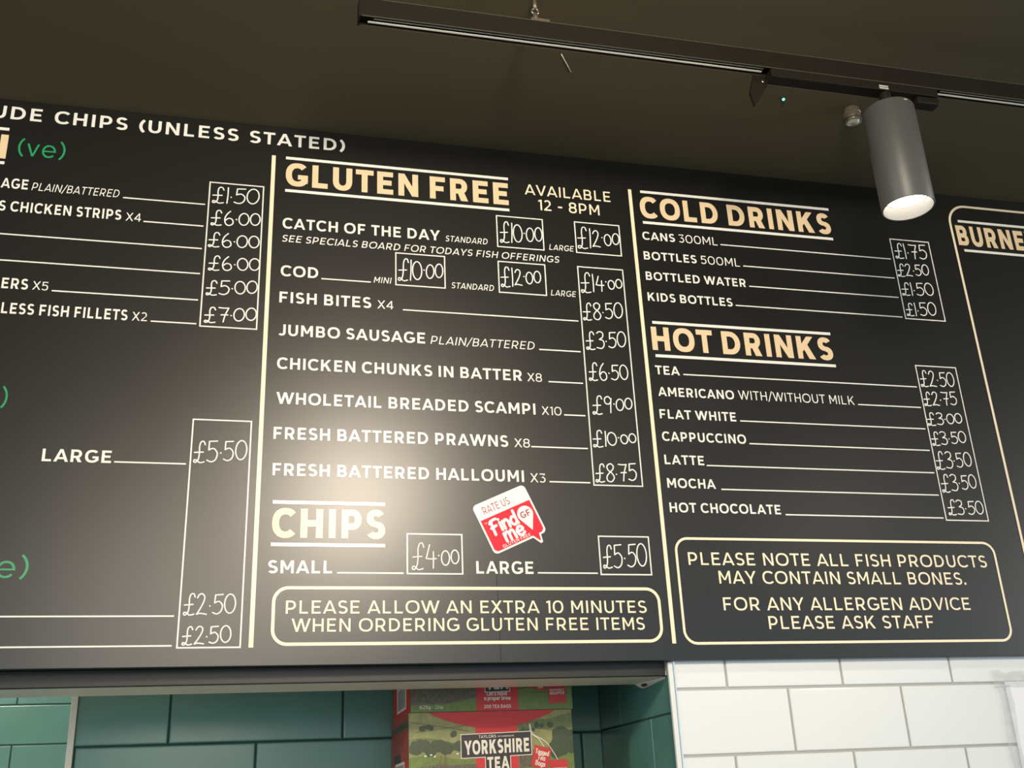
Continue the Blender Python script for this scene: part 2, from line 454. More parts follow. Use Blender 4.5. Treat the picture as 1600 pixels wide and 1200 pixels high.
def price_polys(s, x0, z0, x1, z1, h0, h1, seed, r=1.05):   # millimetres in, metres out
    rnd = random.Random(seed)
    s = '£' + s
    gap = .10
    # figures shrink along the run; place them in a warped strip
    ws = [HW[c][0] for c in s]
    hs = []
    tot = len(s) - 1
    x = 0; items = []
    for i, c in enumerate(s):
        k = i / tot; hh = h0 + (h1 - h0) * min(1, k * 1.25 if i > 0 else 0)
        wid = ws[i] * (0.75 * hh + 0.25 * h0)
        items.append((c, x, wid, hh)); x += wid + gap * h0 * (0.8 if c != '.' and (i + 1 < len(s) and s[i + 1] != '.') else .9)
    total = items[-1][1] + items[-1][2]
    sx = (x1 - x0) / total
    out = []
    for c, gx, gw, hh in items:
        bx = x0 + gx * sx; bw = gw * sx
        zb = z0 + (z1 - z0) * ((gx + gw * .5) / total)
        j = lambda: rnd.uniform(-.02, .02)
        if HW[c][1] == 'oval':
            a0 = rnd.uniform(60, 110); sq = rnd.uniform(-.02, .05)
            pts = [(bx + bw * (.5 + .5 * math.cos(math.radians(a0 + t)) + sq * math.sin(math.radians(a0 + t))), zb + hh * (.5 + .5 * math.sin(math.radians(a0 + t)))) for t in range(0, 361, 20)]
            out += ribbon(pts, r)
        elif HW[c][1] == 'dot':
            cx, cz = bx + bw * .5, zb + h0 * (.40 if hh < h0 * .8 else .38)
            out.append([(cx + r * 1.25 * math.cos(t * math.pi / 6), cz + r * 1.25 * math.sin(t * math.pi / 6)) for t in range(12)])
        else:
            W = HW[c][0]; tilt = rnd.uniform(-.03, .05)
            for st in HW[c][1]:
                pts = [(bx + (px / W) * bw + py * tilt * hh + j() * 1.0, zb + py * hh + j() * 1.0) for px, py in st]
                out += ribbon(smooth(pts, 5), r)
    return [[(px / 1000, pz / 1000) for px, pz in q] for q in out]

# script / lowercase lettering as pen strokes (x-height .64)
LC = {
    'a': (.52, [[(.48, .56), (.28, .66), (.06, .46), (.10, .12), (.28, .0), (.46, .2)], [(.48, .64), (.48, .0)]]),
    'b': (.50, [[(.06, 1.0), (.06, .0)], [(.06, .45), (.26, .65), (.48, .45), (.44, .12), (.24, .0), (.06, .15)]]),
    'd': (.54, [[(.46, .50), (.26, .65), (.05, .42), (.10, .10), (.28, .0), (.46, .2)], [(.48, 1.05), (.47, .3), (.52, .0)]]),
    'e': (.50, [[(.06, .32), (.44, .36), (.42, .56), (.24, .66), (.05, .42), (.10, .08), (.30, .0), (.48, .12)]]),
    'f': (.40, [[(.42, .92), (.28, 1.02), (.16, .8), (.14, .3), (.10, -.1)], [(.02, .58), (.36, .60)]]),
    'g': (.52, [[(.46, .54), (.26, .66), (.05, .42), (.12, .06), (.30, .02), (.46, .2)], [(.48, .64), (.47, -.05), (.30, -.28), (.06, -.2)]]),
    'h': (.50, [[(.06, 1.0), (.06, .0)], [(.06, .40), (.24, .64), (.44, .54), (.46, .0)]]),
    'i': (.10, [[(.05, .62), (.05, .0)], [(.05, .86), (.05, .88)]]),
    'm': (.80, [[(.06, .62), (.07, .0)], [(.07, .38), (.22, .64), (.38, .54), (.40, .0)], [(.40, .38), (.56, .64), (.72, .54), (.76, .0)]]),
    'n': (.50, [[(.06, .62), (.07, .0)], [(.07, .38), (.26, .64), (.44, .52), (.46, .0)]]),
    'o': (.52, [[(.26, .65), (.05, .45), (.08, .12), (.26, .0), (.46, .16), (.47, .46), (.26, .65)]]),
    'p': (.50, [[(.06, .64), (.06, -.3)], [(.06, .45), (.26, .65), (.48, .45), (.44, .12), (.24, .0), (.06, .15)]]),
    'r': (.34, [[(.06, .64), (.06, .0)], [(.06, .36), (.18, .60), (.34, .62)]]),
    's': (.42, [[(.38, .56), (.20, .66), (.06, .52), (.14, .36), (.34, .26), (.38, .10), (.20, .0), (.03, .08)]]),
    't': (.34, [[(.14, .9), (.14, .15), (.22, .0), (.34, .04)], [(.0, .62), (.32, .62)]]),
    'u': (.50, [[(.05, .64), (.06, .16), (.22, .0), (.44, .2)], [(.46, .64), (.46, .0)]]),
    'v': (.46, [[(.02, .64), (.23, .0)], [(.23, .0), (.44, .64)]]),
    'w': (.70, [[(.02, .64), (.18, .0)], [(.18, .0), (.35, .6)], [(.35, .6), (.52, .0)], [(.52, .0), (.68, .64)]]),
    'z': (.46, [[(.04, .62), (.44, .62)], [(.44, .62), (.04, .02)], [(.04, .02), (.46, .02)]]),
    'F': (.56, [[(.16, .96), (.12, .4), (.10, -.12)], [(.02, .80), (.16, .96), (.56, 1.0)], [(.0, .44), (.42, .50)]]),
    'L': (.48, [[(.06, 1.0), (.06, .02)], [(.06, .02), (.46, .02)]]),
    'T': (.56, [[(.02, .98), (.54, .98)], [(.28, .98), (.28, .0)]]),
    'B': (.54, [[(.06, 1.0), (.06, .0)], [(.06, 1.0), (.36, .98), (.46, .78), (.34, .54), (.06, .52)], [(.06, .52), (.40, .5), (.52, .26), (.38, .02), (.06, .0)]]),
    "'": (.10, [[(.06, 1.0), (.04, .82)]]),
}

def script_polys(s, x0, x1, z, H, r, gap=.12):
    x = 0; items = []
    for c in s:
        if c == ' ': x += .30; continue
        items.append((c, x)); x += LC[c][0] + gap
    tot = x - gap; sx = (x1 - x0) / tot; out = []
    for c, gx in items:
        for st in LC[c][1]:
            out += ribbon(smooth([(x0 + (gx + px) * sx, z + py * H) for px, py in st], 4), r)
    return out

def poly_obj(name, polys, y, m, parent, origin=None):
    bm = bmesh.new()
    for q in union(polys): add_poly(bm, q, y)
    bmesh.ops.remove_doubles(bm, verts=bm.verts[:], dist=1e-7)
    return from_bm(name, bm, m, parent)

def frame_polys(x0, x1, z0, z1, t):     # rectangle outline, centre-line coordinates
    h = t / 2
    return [rc(x0 - h, z0 - h, x1 + h, z0 + h), rc(x0 - h, z1 - h, x1 + h, z1 + h), rc(x0 - h, z0 + h, x0 + h, z1 - h), rc(x1 - h, z0 + h, x1 + h, z1 - h)]

def round_frame(x0, x1, z0, z1, r, t, left_only=False):
    h = t / 2; out = []
    def arc(cx, cz, a0):
        for k in range(10):
            a = math.radians(a0 + 9 * k); b = math.radians(a0 + 9 * (k + 1))
            out.append([(cx + (r + h) * math.cos(a), cz + (r + h) * math.sin(a)), (cx + (r + h) * math.cos(b), cz + (r + h) * math.sin(b)), (cx + (r - h) * math.cos(b), cz + (r - h) * math.sin(b)), (cx + (r - h) * math.cos(a), cz + (r - h) * math.sin(a))])
    arc(x1 - r, z1 - r, 0); arc(x0 + r, z1 - r, 90); arc(x0 + r, z0 + r, 180); arc(x1 - r, z0 + r, 270)
    out += [rc(x0 + r, z1 - h, x1 - r, z1 + h), rc(x0 + r, z0 - h, x1 - r, z0 + h), rc(x0 - h, z0 + r, x0 + h, z1 - r), rc(x1 - h, z0 + r, x1 + h, z1 - r)]
    return out

# ------------------------------------------------------------------ tiled wall: each tile a bevelled slab on a grout bed, one mesh
def tiled(name, o, u, v, n, ur, vr, pu, pv, ujoint, vjoint, grout, mats, parent=None, lip=0.002, inset=0.0016):
    """o origin, u/v in-plane axes, n outward normal; joints: ujoint(row) gives the phase."""
    bm = bmesh.new(); o, u, v, n = Vector(o), Vector(u), Vector(v), Vector(n)
    P = lambda a, b, c: bm.verts.new(o + u * a + v * b + n * c)
    flip = u.cross(v).dot(n) < 0
    def face(vs, mi):
        f = bm.faces.new(vs[::-1] if flip else vs); f.material_index = mi
    face([P(ur[0], vr[0], 0), P(ur[1], vr[0], 0), P(ur[1], vr[1], 0), P(ur[0], vr[1], 0)], 1)
    r0 = math.floor((vr[0] - vjoint) / pv) - 1; r1 = math.ceil((vr[1] - vjoint) / pv) + 1
    g = grout / 2
    for r in range(r0, r1):
        va = max(vjoint + r * pv + g, vr[0]); vb = min(vjoint + (r + 1) * pv - g, vr[1])
        if vb - va < 0.004: continue
        ph = ujoint(r)
        for k in range(math.floor((ur[0] - ph) / pu) - 1, math.ceil((ur[1] - ph) / pu) + 1):
            ua = max(ph + k * pu + g, ur[0]); ub = min(ph + (k + 1) * pu - g, ur[1])
            if ub - ua < 0.004: continue
            rings = []
            for ins, hgt in ((0, 0), (0.0002, lip * .55), (inset * .45, lip * .88), (inset * 1.6, lip)):
                rings.append([P(ua + ins, va + ins, hgt), P(ub - ins, va + ins, hgt), P(ub - ins, vb - ins, hgt), P(ua + ins, vb - ins, hgt)])
            for a, b in zip(rings, rings[1:]):
                for i in range(4): face([a[i], a[(i + 1) % 4], b[(i + 1) % 4], b[i]], 0)
            face(rings[-1], 0)
    return from_bm(name, bm, mats, parent)

# =================================================================== SETTING
ZC = 2.728            # ceiling height
struct(box('ceiling', -5.0, 6.0, -5.2, 0.30, ZC, ZC + 0.08, M['ceiling']), 'dark brown painted ceiling above the menu board')
struct(box('floor', -5.0, 6.0, -8.0, 1.7, -0.06, 0.0, M['floor']), 'brown shop floor')
WJ = 0.6555           # jamb of the hatch
# wall above the hatch, behind the menu board
bm = bmesh.new()
add_hex(bm, [(-2.2, 0.062, 1.7865), (WJ, 0.029, 1.7885), (WJ, 0.135, 1.7865), (-2.2, 0.20, 1.7865),
             (-2.2, 0.062, 1.90), (WJ, 0.029, 1.90), (WJ, 0.135, 1.90), (-2.2, 0.20, 1.90)])
struct(from_bm('wall_front', bm, M['plaster']), 'off-white soffit slab over the hatch opening')
struct(box('wall_upper', -2.2, 1.9, 0.056, 0.13, 1.9005, ZC - 0.0005, M['boardedge']), 'dark wall behind the menu board')
# dark painted strip on the face of the slab
bm = bmesh.new()
add_hex(bm, [(-2.2, 0.0585, 1.7845), (WJ - 0.006, 0.0235, 1.7878), (WJ - 0.006, 0.0288, 1.7878), (-2.2, 0.0622, 1.7845),
             (-2.2, 0.0585, 1.87), (WJ - 0.006, 0.0235, 1.87), (WJ - 0.006, 0.0288, 1.87), (-2.2, 0.0622, 1.87)])
struct(from_bm('trim_1', bm, M['strip']), 'dark painted strip under the menu board, over the hatch')
bm = bmesh.new()
add_hex(bm, [(-2.2, 0.0595, 1.7833), (WJ - 0.006, 0.0245, 1.7866), (WJ - 0.006, 0.03, 1.7866), (-2.2, 0.064, 1.7833),
             (-2.2, 0.0595, 1.7846), (WJ - 0.006, 0.0245, 1.7879), (WJ - 0.006, 0.03, 1.7879), (-2.2, 0.064, 1.7846)])
struct(from_bm('trim_2', bm, M['boardedge']), 'thin black bead under the dark strip')

# white tiled wall right of the hatch: brick bond of flat glazed tiles
PU, PV = 0.2045, 0.0994
wr = tiled('wall_right', (0, 0.0140, 0), (1, 0, 0), (0, 0, 1), (0, -1, 0), (WJ + 0.001, 1.75), (1.0, 1.83), PU, PV,
           lambda r: 0.8525 if r % 2 else 0.7480, 1.7643 - 6 * PV, 0.0042, [M['whitetile'], M['greygrout']])
# rows are counted from the joint six rows below the first full course
struct(wr, 'white brick-bond tiled wall right of the hatch')
struct(box('wall_core', WJ + 0.0035, 1.75, 0.0142, 0.388, 1.0, 1.8995, M['greygrout']), 'solid wall behind the white tiles')
# teal tiles on the jamb
wj = tiled('wall_jamb', (WJ + 0.003, 0, 0), (0, 1, 0), (0, 0, 1), (-1, 0, 0), (0.0175, 0.3885), (1.0, 2.30), 0.295, 0.100,
           lambda r: 0.2724 if r % 2 == 0 else 0.1228, 1.731, 0.0028, [M['tealtile'], M['tealgrout']])
struct(wj, 'teal tiled side of the hatch')
# teal back wall of the hatch
wb = tiled('wall_back', (0, 0.392, 0), (1, 0, 0), (0, 0, 1), (0, -1, 0), (-0.268, WJ + 0.002), (1.0, 2.30), 0.295, 0.100,
           lambda r: -0.1184 if r % 2 == 0 else 0.0280, 1.7295, 0.0034, [M['tealtile'], M['tealgrout']])
struct(wb, 'dim teal tiled wall behind the tea cartons')
struct(box('wall_stub', -0.268, 1.75, 0.3925, 0.47, 1.0, 2.30, M['tealgrout']), 'solid wall behind the teal tiles')
# kitchen wall further back on the left
wk = tiled('wall_left', (0, 1.452, 0), (1, 0, 0), (0, 0, 1), (0, -1, 0), (-2.2, 0.6), (0.0, 2.30), 0.295, 0.098,
           lambda r: -0.5595 if r % 2 else -0.4120, 1.8083, 0.0030, [M['tealtile'], M['tealgrout']])
struct(wk, 'brighter teal tiled kitchen wall further back, left of the metal corner trim')
struct(box('ceiling_kitchen', -2.2, 1.75, 0.2, 1.5, 2.3005, 2.34, M['plaster']), 'kitchen ceiling behind the hatch')
# corner trims
struct(box('trim_3', -0.2790, -0.2685, 0.3845, 0.4700, 1.0, 2.2995, M['trim'], bev=0.0012), 'pale metal corner trim on the left end of the teal wall')
struct(box('trim_4', WJ - 0.0055, WJ + 0.0025, 0.0100, 0.0170, 1.0, 1.8065, M['whitetrim'], bev=0.0015), 'white corner trim where white tiles meet the hatch')
struct(box('trim_5', WJ + 0.0027, WJ + 0.0052, 0.0095, 0.0138, 1.0, 1.8065, M['chrome']), 'thin shiny edge beside the white corner trim')
struct(box('shelf_ledge', -0.268, WJ + 0.001, 0.1405, 0.3885, 1.600, 1.6285, M['shelf']), 'pale ledge under the tea cartons')
# lump of filler with a brown gap in the soffit corner
bm = bmesh.new()
rnd = random.Random(4)
pts = [(0.644, 0.120, 1.7866), (0.6545, 0.040, 1.7872), (0.6560, 0.040, 1.7845), (0.6555, 0.132, 1.7800), (0.652, 0.140, 1.7800), (0.6445, 0.140, 1.7835), (0.640, 0.14, 1.7866), (0.6555, 0.143, 1.788)]
for q in pts: bm.verts.new(q)
bmesh.ops.convex_hull(bm, input=bm.verts[:])
fo = from_bm('trim_6', bm, M['filler']); struct(fo, 'rough white filler in the soffit corner')
bm = bmesh.new()
bmesh.ops.create_icosphere(bm, subdivisions=2, radius=1.0, matrix=Matrix.Translation((0.6478, 0.118, 1.7832)) @ Matrix.Rotation(0.55, 4, 'Y') @ Matrix.Diagonal((0.0035, 0.014, 0.0014, 1)))
from_bm('gap', bm, M['hole'], fo, smooth=True)

# =================================================================== MENU BOARD
board = empty('menu_board', (0, 0, 1.8073), 'big matt black food menu board with tan and white lettering on the wall', 'menu board')
board.matrix_world = Matrix.Translation((0, 0, 1.8073))
BZ = 1.8073
def bchild(o):
    o.matrix_parent_inverse = board.matrix_world.inverted()
    return o
def bpoly(name, polys, m, y=-0.0006, label=None):
    o = bchild(poly_obj(name, polys, y, m, board))
    if label: o['label'] = label
    return o
bchild(box('panel', -0.80, 1.75, 0.0, 0.0118, 1.8073, ZC - 0.0004, M['board'], board, bev=0.0008))
bm = bmesh.new()
add_hex(bm, [(-0.80, 0.0119, 1.8085), (0.644, 0.0119, 1.8085), (0.644, 0.0220, 1.8085), (-0.80, 0.050, 1.8085),
             (-0.80, 0.0119, 2.70), (0.644, 0.0119, 2.70), (0.644, 0.0220, 2.70), (-0.80, 0.050, 2.70)])
bchild(from_bm('backing_frame', bm, M['boardedge'], board))
MM = .001
# seam where two sheets of the board laminate meet
bpoly('seam', [[(0.3752, 1.962), (0.3758, 1.962), (0.3772, 1.900), (0.3784, 1.8085), (0.3776, 1.8085), (0.3766, 1.900)]], M['boardedge'], -0.0004)

TEXT = [
 ('GLUTEN FREE','k','tan',30.7,424.9,2610.4,45.6),('AVAILABLE','m','tan2',455.9,620.0,2636.6,21.9),('12 - 8PM','m','tan2',480.2,596.5,2606.0,21.9),
 ('CATCH OF THE DAY','b','white',28.8,297.8,2526.0,20.3),('STANDARD','mi','white',307.6,382.9,2525.9,11.6),('LARGE','mi','white',495.2,541.9,2525.6,11.3),
 ('SEE SPECIALS BOARD FOR TODAYS FISH OFFERINGS','mi','white',28.9,513.3,2500.4,12.9),
 ('COD','b','white',29.0,90.2,2435.6,20.0),('MINI','mi','white',182.6,213.2,2435.3,11.2),('STANDARD','mi','white',316.1,391.0,2435.0,11.4),('LARGE','mi','white',493.0,539.8,2434.4,11.2),
 ('FISH BITES','b','white',28.7,178.8,2386.9,19.9),('X4','r','white',189.0,215.8,2387.3,15.3),
 ('JUMBO SAUSAGE','b','white',29.6,268.9,2327.8,19.8),('PLAIN/BATTERED','ri','white',277.8,458.4,2328.0,14.8),
 ('CHICKEN CHUNKS IN BATTER','b','white',29.3,432.9,2269.2,19.7),('X8','r','white',442.1,467.8,2269.2,15.2),
 ('WHOLETAIL BREADED SCAMPI','b','white',30.3,453.3,2209.6,19.7),('X10','r','white',464.0,498.5,2210.0,15.0),
 ('FRESH BATTERED PRAWNS','b','white',28.5,404.0,2151.1,19.7),('X8','r','white',414.2,440.5,2151.3,15.0),
 ('FRESH BATTERED HALLOUMI','b','white',29.4,427.8,2092.1,19.6),('X3','r','white',438.2,463.8,2092.1,15.2),
 ('CHIPS','k','tan',32.0,202.4,1994.9,45.3),('SMALL','b','white',29.0,122.7,1941.0,19.3),('LARGE','b','white',343.9,435.7,1942.3,19.6),
 ('PLEASE ALLOW AN EXTRA 10 MINUTES','m','tan2',56.6,618.5,1881.4,19.2),('WHEN ORDERING GLUTEN FREE ITEMS','m','tan2',65.4,612.8,1855.0,19.2),
 ('UDE CHIPS (UNLESS STATED)','b2','white',-443.5,130.9,2689.9,24.6),('(ve)','g','green',-396.7,-324.7,2622.0,33.0),('N','k','tan',-452.0,-413.0,2613.0,45.6),
 ('AGE','b','white',-413.6,-373.5,2558.9,18.4),('PLAIN/BATTERED','ri','white',-367.8,-234.1,2558.6,14.4),
 ('S CHICKEN STRIPS','b','white',-411.3,-227.7,2517.0,18.4),('X4','r','white',-220.8,-197.2,2516.5,15.2),
 ('ERS','b','white',-390.4,-352.6,2380.7,18.2),('X5','r','white',-346.2,-323.5,2381.4,14.8),
 ('LESS FISH FILLETS','b','white',-385.6,-202.7,2338.3,18.3),('X2','r','white',-196.0,-173.6,2338.8,15.0),
 ('LARGE','b','white',-301.3,-205.4,2104.0,19.3),(')','g','green',-367.5,-358.9,2186.0,33.0),('e)','g','green',-342.0,-300.5,1932.0,33.0),
 ('COLD DRINKS','k','tan',677.0,1070.4,2609.6,45.6),('CANS','b','white',676.1,740.1,2563.0,16.8),('300ML','r','white',747.9,825.0,2563.3,17.0),
 ('BOTTLES','b','white',674.8,778.4,2521.6,16.8),('500ML','r','white',786.9,865.0,2521.8,17.0),('BOTTLED WATER','b','white',674.7,871.6,2479.8,16.8),('KIDS BOTTLES','b','white',674.3,839.4,2437.5,16.8),
 ('HOT DRINKS','k','tan',673.8,1028.4,2341.0,45.2),('TEA','b','white',674.4,720.2,2294.5,16.8),('AMERICANO','b','white',675.7,818.4,2254.1,16.8),('WITH/WITHOUT MILK','r','white',826.6,1055.3,2254.8,17.0),
 ('FLAT WHITE','b','white',674.4,816.6,2212.7,16.8),('CAPPUCCINO','b','white',674.6,830.2,2172.0,16.8),('LATTE','b','white',674.7,746.6,2130.4,16.7),
 ('MOCHA','b','white',675.3,762.9,2089.2,16.7),('HOT CHOCOLATE','b','white',675.2,877.3,2047.0,16.6),
 ('PLEASE NOTE ALL FISH PRODUCTS','m','tan2',698.6,1261.2,1958.9,21.0),('MAY CONTAIN SMALL BONES.','m','tan2',749.0,1211.7,1928.5,21.0),
 ('FOR ANY ALLERGEN ADVICE','m','tan2',751.3,1210.0,1885.0,21.0),('PLEASE ASK STAFF','m','tan2',827.4,1132.3,1854.6,21.0),
 ('BURNET','k','tan',1353.9,1541.0,2612.0,45.6),
]
for s, st, col, x0, x1, z, H in TEXT:
    kw = {}
    if st == 'k': kw = dict(track=.03, space=.30)
    elif st == 'm' and col == 'tan2': kw = dict(track=.06, space=.42)
    elif st == 'b2': kw = dict(track=.09, space=.52)
    pl = text_polys(s, st, x0 * MM, x1 * MM, z * MM, H * MM, **kw)
    if st == 'k': bpoly('heading', pl, M['tan'], label='bold tan heading lettering %s' % s if len(s) > 1 and x1 < 1500 else 'bold tan heading cut off by the edge of the photo')
    elif col == 'tan2': bpoly('notice_text', pl, M['tan2'], label='pale tan lettering %s' % s.replace('.', ''))
    elif col == 'green': bpoly('green_text', pl, M['green'], label='thin green lettering')
    else: bpoly('menu_text', pl, M['white'])

LINES = [(95.5,177.8,2435.7),(232.0,540.2,2387.8),(466.0,540.2,2329.2),(479.2,540.2,2270.4),(502.9,540.2,2211.4),(442.8,540.2,2153.1),(470.4,540.2,2093.9),(130.1,230.8,1942.2),(442.3,541.5,1944.1),
 (-228.3,-98.6,2559.2),(-193.1,-98.6,2517.7),(-440.0,-98.6,2475.4),(-440.0,-98.6,2429.2),(-317.7,-98.6,2381.7),(-167.6,-98.6,2339.5),(-200.9,-98.6,2106.1),(-440.0,-99.4,1878.4),(-440.0,-99.6,1836.7),
 (831.0,1190.6,2566.0),(871.6,1190.6,2524.2),(877.9,1190.6,2482.3),(845.3,1190.6,2440.5),(726.4,1191.4,2296.9),(1061.9,1191.6,2256.0),(823.8,1191.8,2214.2),(835.7,1192.0,2172.7),(750.8,1192.2,2130.3),(772.4,1192.4,2088.7),(885.4,1192.6,2046.8)]
for x0, x1, z in LINES:
    bpoly('leader_line', [rc(x0 * MM, (z - 1.15) * MM, x1 * MM, (z + 1.15) * MM)], M['white'])
BARS = [(29.9,425.8,2665.6),(30.6,425.3,2600.3),(680.5,1072.5,2665.8),(679.9,1071.2,2599.6),(678.0,1029.8,2394.8),(677.9,1030.2,2330.2),(31.7,202.4,2049.8),(31.3,202.5,1984.4),(-452.0,-413.8,2669.5),(-452.0,-413.4,2605.0),(1363.2,1541.0,2667.8),(1363.2,1541.0,2600.5)]
for x0, x1, z in BARS:
    bpoly('heading_bar', [rc(x0 * MM, (z - 2.75) * MM, x1 * MM, (z + 2.75) * MM)], M['white'])
BOXES = [(220.2,305.0,2434.1,2495.3),(400.3,485.1,2433.7,2494.2),(400.9,485.6,2523.9,2586.5),(546.5,631.6,2524.6,2587.6),(546.2,631.0,2090.2,2495.8),(236.4,322.3,1941.6,2003.5),(547.0,632.5,1942.2,2004.3),
 (-93.0,-5.2,2336.0,2603.3),(-92.5,-5.7,1833.8,2178.1),(1197.1,1283.4,2438.1,2611.4),(1197.6,1283.4,2043.0,2340.6)]
for x0, x1, z0, z1 in BOXES:
    bpoly('price_box', frame_polys(x0 * MM, x1 * MM, z0 * MM, z1 * MM, 2.2 * MM), M['white'])
TP = (M['tan2'])
bpoly('notice_frame', round_frame(.0388, .6408, 1.8374, 1.9194, .021, .0048), TP, label='pale tan rounded frame around the extra minutes notice')
bpoly('notice_frame', round_frame(.6790, 1.2812, 1.8330, 2.0028, .021, .0042), TP, label='pale tan rounded frame around the allergen notice')
bpoly('notice_frame', round_frame(1.3444, 1.70, 1.93, 2.7034, .042, .0050), TP, label='tall pale tan rounded frame at the right end')
for x in (.0093, .6598):
    bpoly('divider_line', [rc(x - .0033, 1.8332, x + .0033, 2.6683)], TP, label='tall pale tan column divider')
PRICES = [
 ('1.50',-89.0,2562.9,-11.9,2568.5,31.2,29.0),('6.00',-88.6,2520.0,-8.3,2527.6,29.0,22.4),('6.00',-90.4,2479.3,-8.2,2484.5,27.6,22.0),('6.00',-87.7,2436.0,-5.3,2442.8,27.1,21.7),
 ('5.00',-88.4,2390.4,-7.4,2400.6,26.6,22.5),('7.00',-88.2,2341.4,-6.6,2352.1,27.6,22.0),('5.50',-89.2,2107.4,-10.6,2116.1,34.6,31.0),('2.50',-88.2,1879.0,-15.2,1882.5,31.1,27.8),('2.50',-87.1,1836.9,-19.5,1841.3,25.8,23.6),
 ('10.00',404.6,2531.0,483.6,2542.0,43.1,27.7),('12.00',548.7,2530.8,629.5,2548.5,45.2,22.9),('12.00',403.1,2442.2,476.1,2458.4,39.7,22.9),('10.00',222.7,2440.4,301.4,2454.4,43.0,26.5),
 ('14.00',548.3,2442.0,627.0,2459.5,40.4,17.5),('8.50',548.5,2389.1,623.5,2399.9,33.8,30.0),('3.50',550.2,2332.8,624.5,2344.1,34.5,29.3),('6.50',550.7,2275.4,622.9,2281.9,33.6,27.2),('9.00',552.4,2212.5,625.4,2228.3,34.1,19.9),
 ('10.00',549.1,2154.6,626.7,2167.4,29.8,15.8),('8.75',548.7,2094.4,622.5,2100.6,31.8,29.4),('4.00',242.3,1945.5,316.8,1958.5,42.3,21.4),('5.50',550.7,1951.4,626.4,1956.7,37.7,36.9),
 ('1.75',1201.0,2568.1,1274.0,2572.7,34.0,31.6),('2.50',1198.3,2527.5,1269.8,2537.2,28.1,23.0),('1.50',1199.3,2487.2,1270.8,2492.6,27.7,26.6),('1.50',1200.5,2443.3,1267.5,2449.7,27.2,27.5),
 ('2.50',1200.2,2297.3,1273.9,2302.1,33.1,28.1),('2.75',1199.2,2259.2,1271.0,2265.2,27.4,26.0),('3.00',1198.0,2220.0,1273.0,2229.4,25.3,18.8),('3.50',1199.1,2181.1,1272.8,2191.3,26.6,21.8),
 ('3.50',1198.4,2135.6,1274.1,2146.0,34.3,26.4),('3.50',1200.1,2092.6,1274.3,2104.7,33.7,25.3),('3.50',1203.8,2051.9,1277.5,2055.8,28.3,23.8)]
for i, (s, x0, z0, x1, z1, h0, h1) in enumerate(PRICES):
    bpoly('handwritten_price', price_polys(s, x0, z0, x1, z1, h0, h1, i + 3), M['chalk'], -0.0009, label='hand-written chalk-pen price')

# =================================================================== STICKER on the board
# local frame: u along the sticker's lower edge, v up, tilted anticlockwise
sk = empty('sticker', (0.3995, 0, 2.029), 'red and white speech-bubble RATE US gluten free sticker, tilted on the board', 'sticker')
ST = math.radians(24.4)
def su(u, v): return (0.3995 + (u * math.cos(ST) - v * math.sin(ST)) * MM, 2.029 + (u * math.sin(ST) + v * math.cos(ST)) * MM)
def spoly(name, polys, m, y, label=None, raw=False):
    bm = bmesh.new()
    for q in union([[su(*p) for p in q] for q in polys]): add_poly(bm, q, y)
    o = from_bm(name, bm, m, sk); o.matrix_parent_inverse = Matrix.Translation((0.3995, 0, 2.029)).inverted()
    if label: o['label'] = label
    return o
def rrect(x0, x1, y0, y1, r, tail=None, n=6):
    out = []
    for cx, cy, a0 in ((x1 - r, y1 - r, 0), (x0 + r, y1 - r, 90), (x0 + r, y0 + r, 180)):
        out += [(cx + r * math.cos(math.radians(a0 + 90 * k / n)), cy + r * math.sin(math.radians(a0 + 90 * k / n))) for k in range(n + 1)]
    if tail: out += tail
    out += [(x1 - r + r * math.cos(math.radians(270 + 90 * k / n)), y0 + r + r * math.sin(math.radians(270 + 90 * k / n))) for k in range(n + 1)]
    return out
SW, SH0, SH1 = 44.5, -42.0, 43.0
bm = bmesh.new()
outline = rrect(-46.5, 48.5, SH0, SH1, 7.5, [(23, SH0), (31, SH0 - 13), (35, SH0 - 12.5), (37.5, SH0)])
ov = [bm.verts.new((su(*p)[0], -0.0004, su(*p)[1])) for p in outline]
bm.faces.new(ov)
r = bmesh.ops.extrude_face_region(bm, geom=bm.faces[:])
for vtx in [g for g in r['geom'] if isinstance(g, bmesh.types.BMVert)]: vtx.co.y -= 0.0009
bmesh.ops.recalc_face_normals(bm, faces=bm.faces[:])
o = from_bm('backing', bm, M['stickerwhite'], sk); o.matrix_parent_inverse = Matrix.Translation((0.3995, 0, 2.029)).inverted()
red = [(-43.5, 16), (-43.5, -34.5), (-39.0, -39.0), (24.5, -39.0), (31.6, -50.5), (33.2, -50.0), (35.0, -39.0), (41.0, -39.0), (45.5, -34.5), (45.5, 16)]
spoly('red_field', [red], M['stickerred'], -0.0016, 'red speech-bubble field')
def sring(*a, **k): return ring(*a, **k)
spoly('caption', [[(x, y) for x, y in q] for q in text_polys('RATE US', 'r', -33, 14, 22.5, 12.5)], M['stickerdark'], -0.0016, 'dark red caption RATE US')
def spl(s, x0, x1, z, H, r): return script_polys(s, x0, x1, z, H, r)
spoly('logo_text', spl('Find', -33, 12.5, -11.0, 21.0, 2.25) + spl('me', -20, 15, -30.5, 22.0, 2.3), M['stickerwhite'], -0.0020, 'white brush script lettering')
spoly('logo_text', text_polys('GLUTEN FREE', 'm', -29, 21, -37.6, 4.8), M['stickerwhite'], -0.0020, 'small white capitals')
spoly('trade_mark', text_polys('TM', 'm', -40, -35.5, 8, 2.2), M['stickerwhite'], -0.0020)
pin = [(28.5 + 13.2 * math.cos(math.radians(a)), -2.0 + 13.2 * math.sin(math.radians(a))) for a in range(-32, 213, 7)] + [(28.0, -30.5)]
spoly('map_pin', [pin], M['stickerwhite'], -0.0020, 'white map pin')
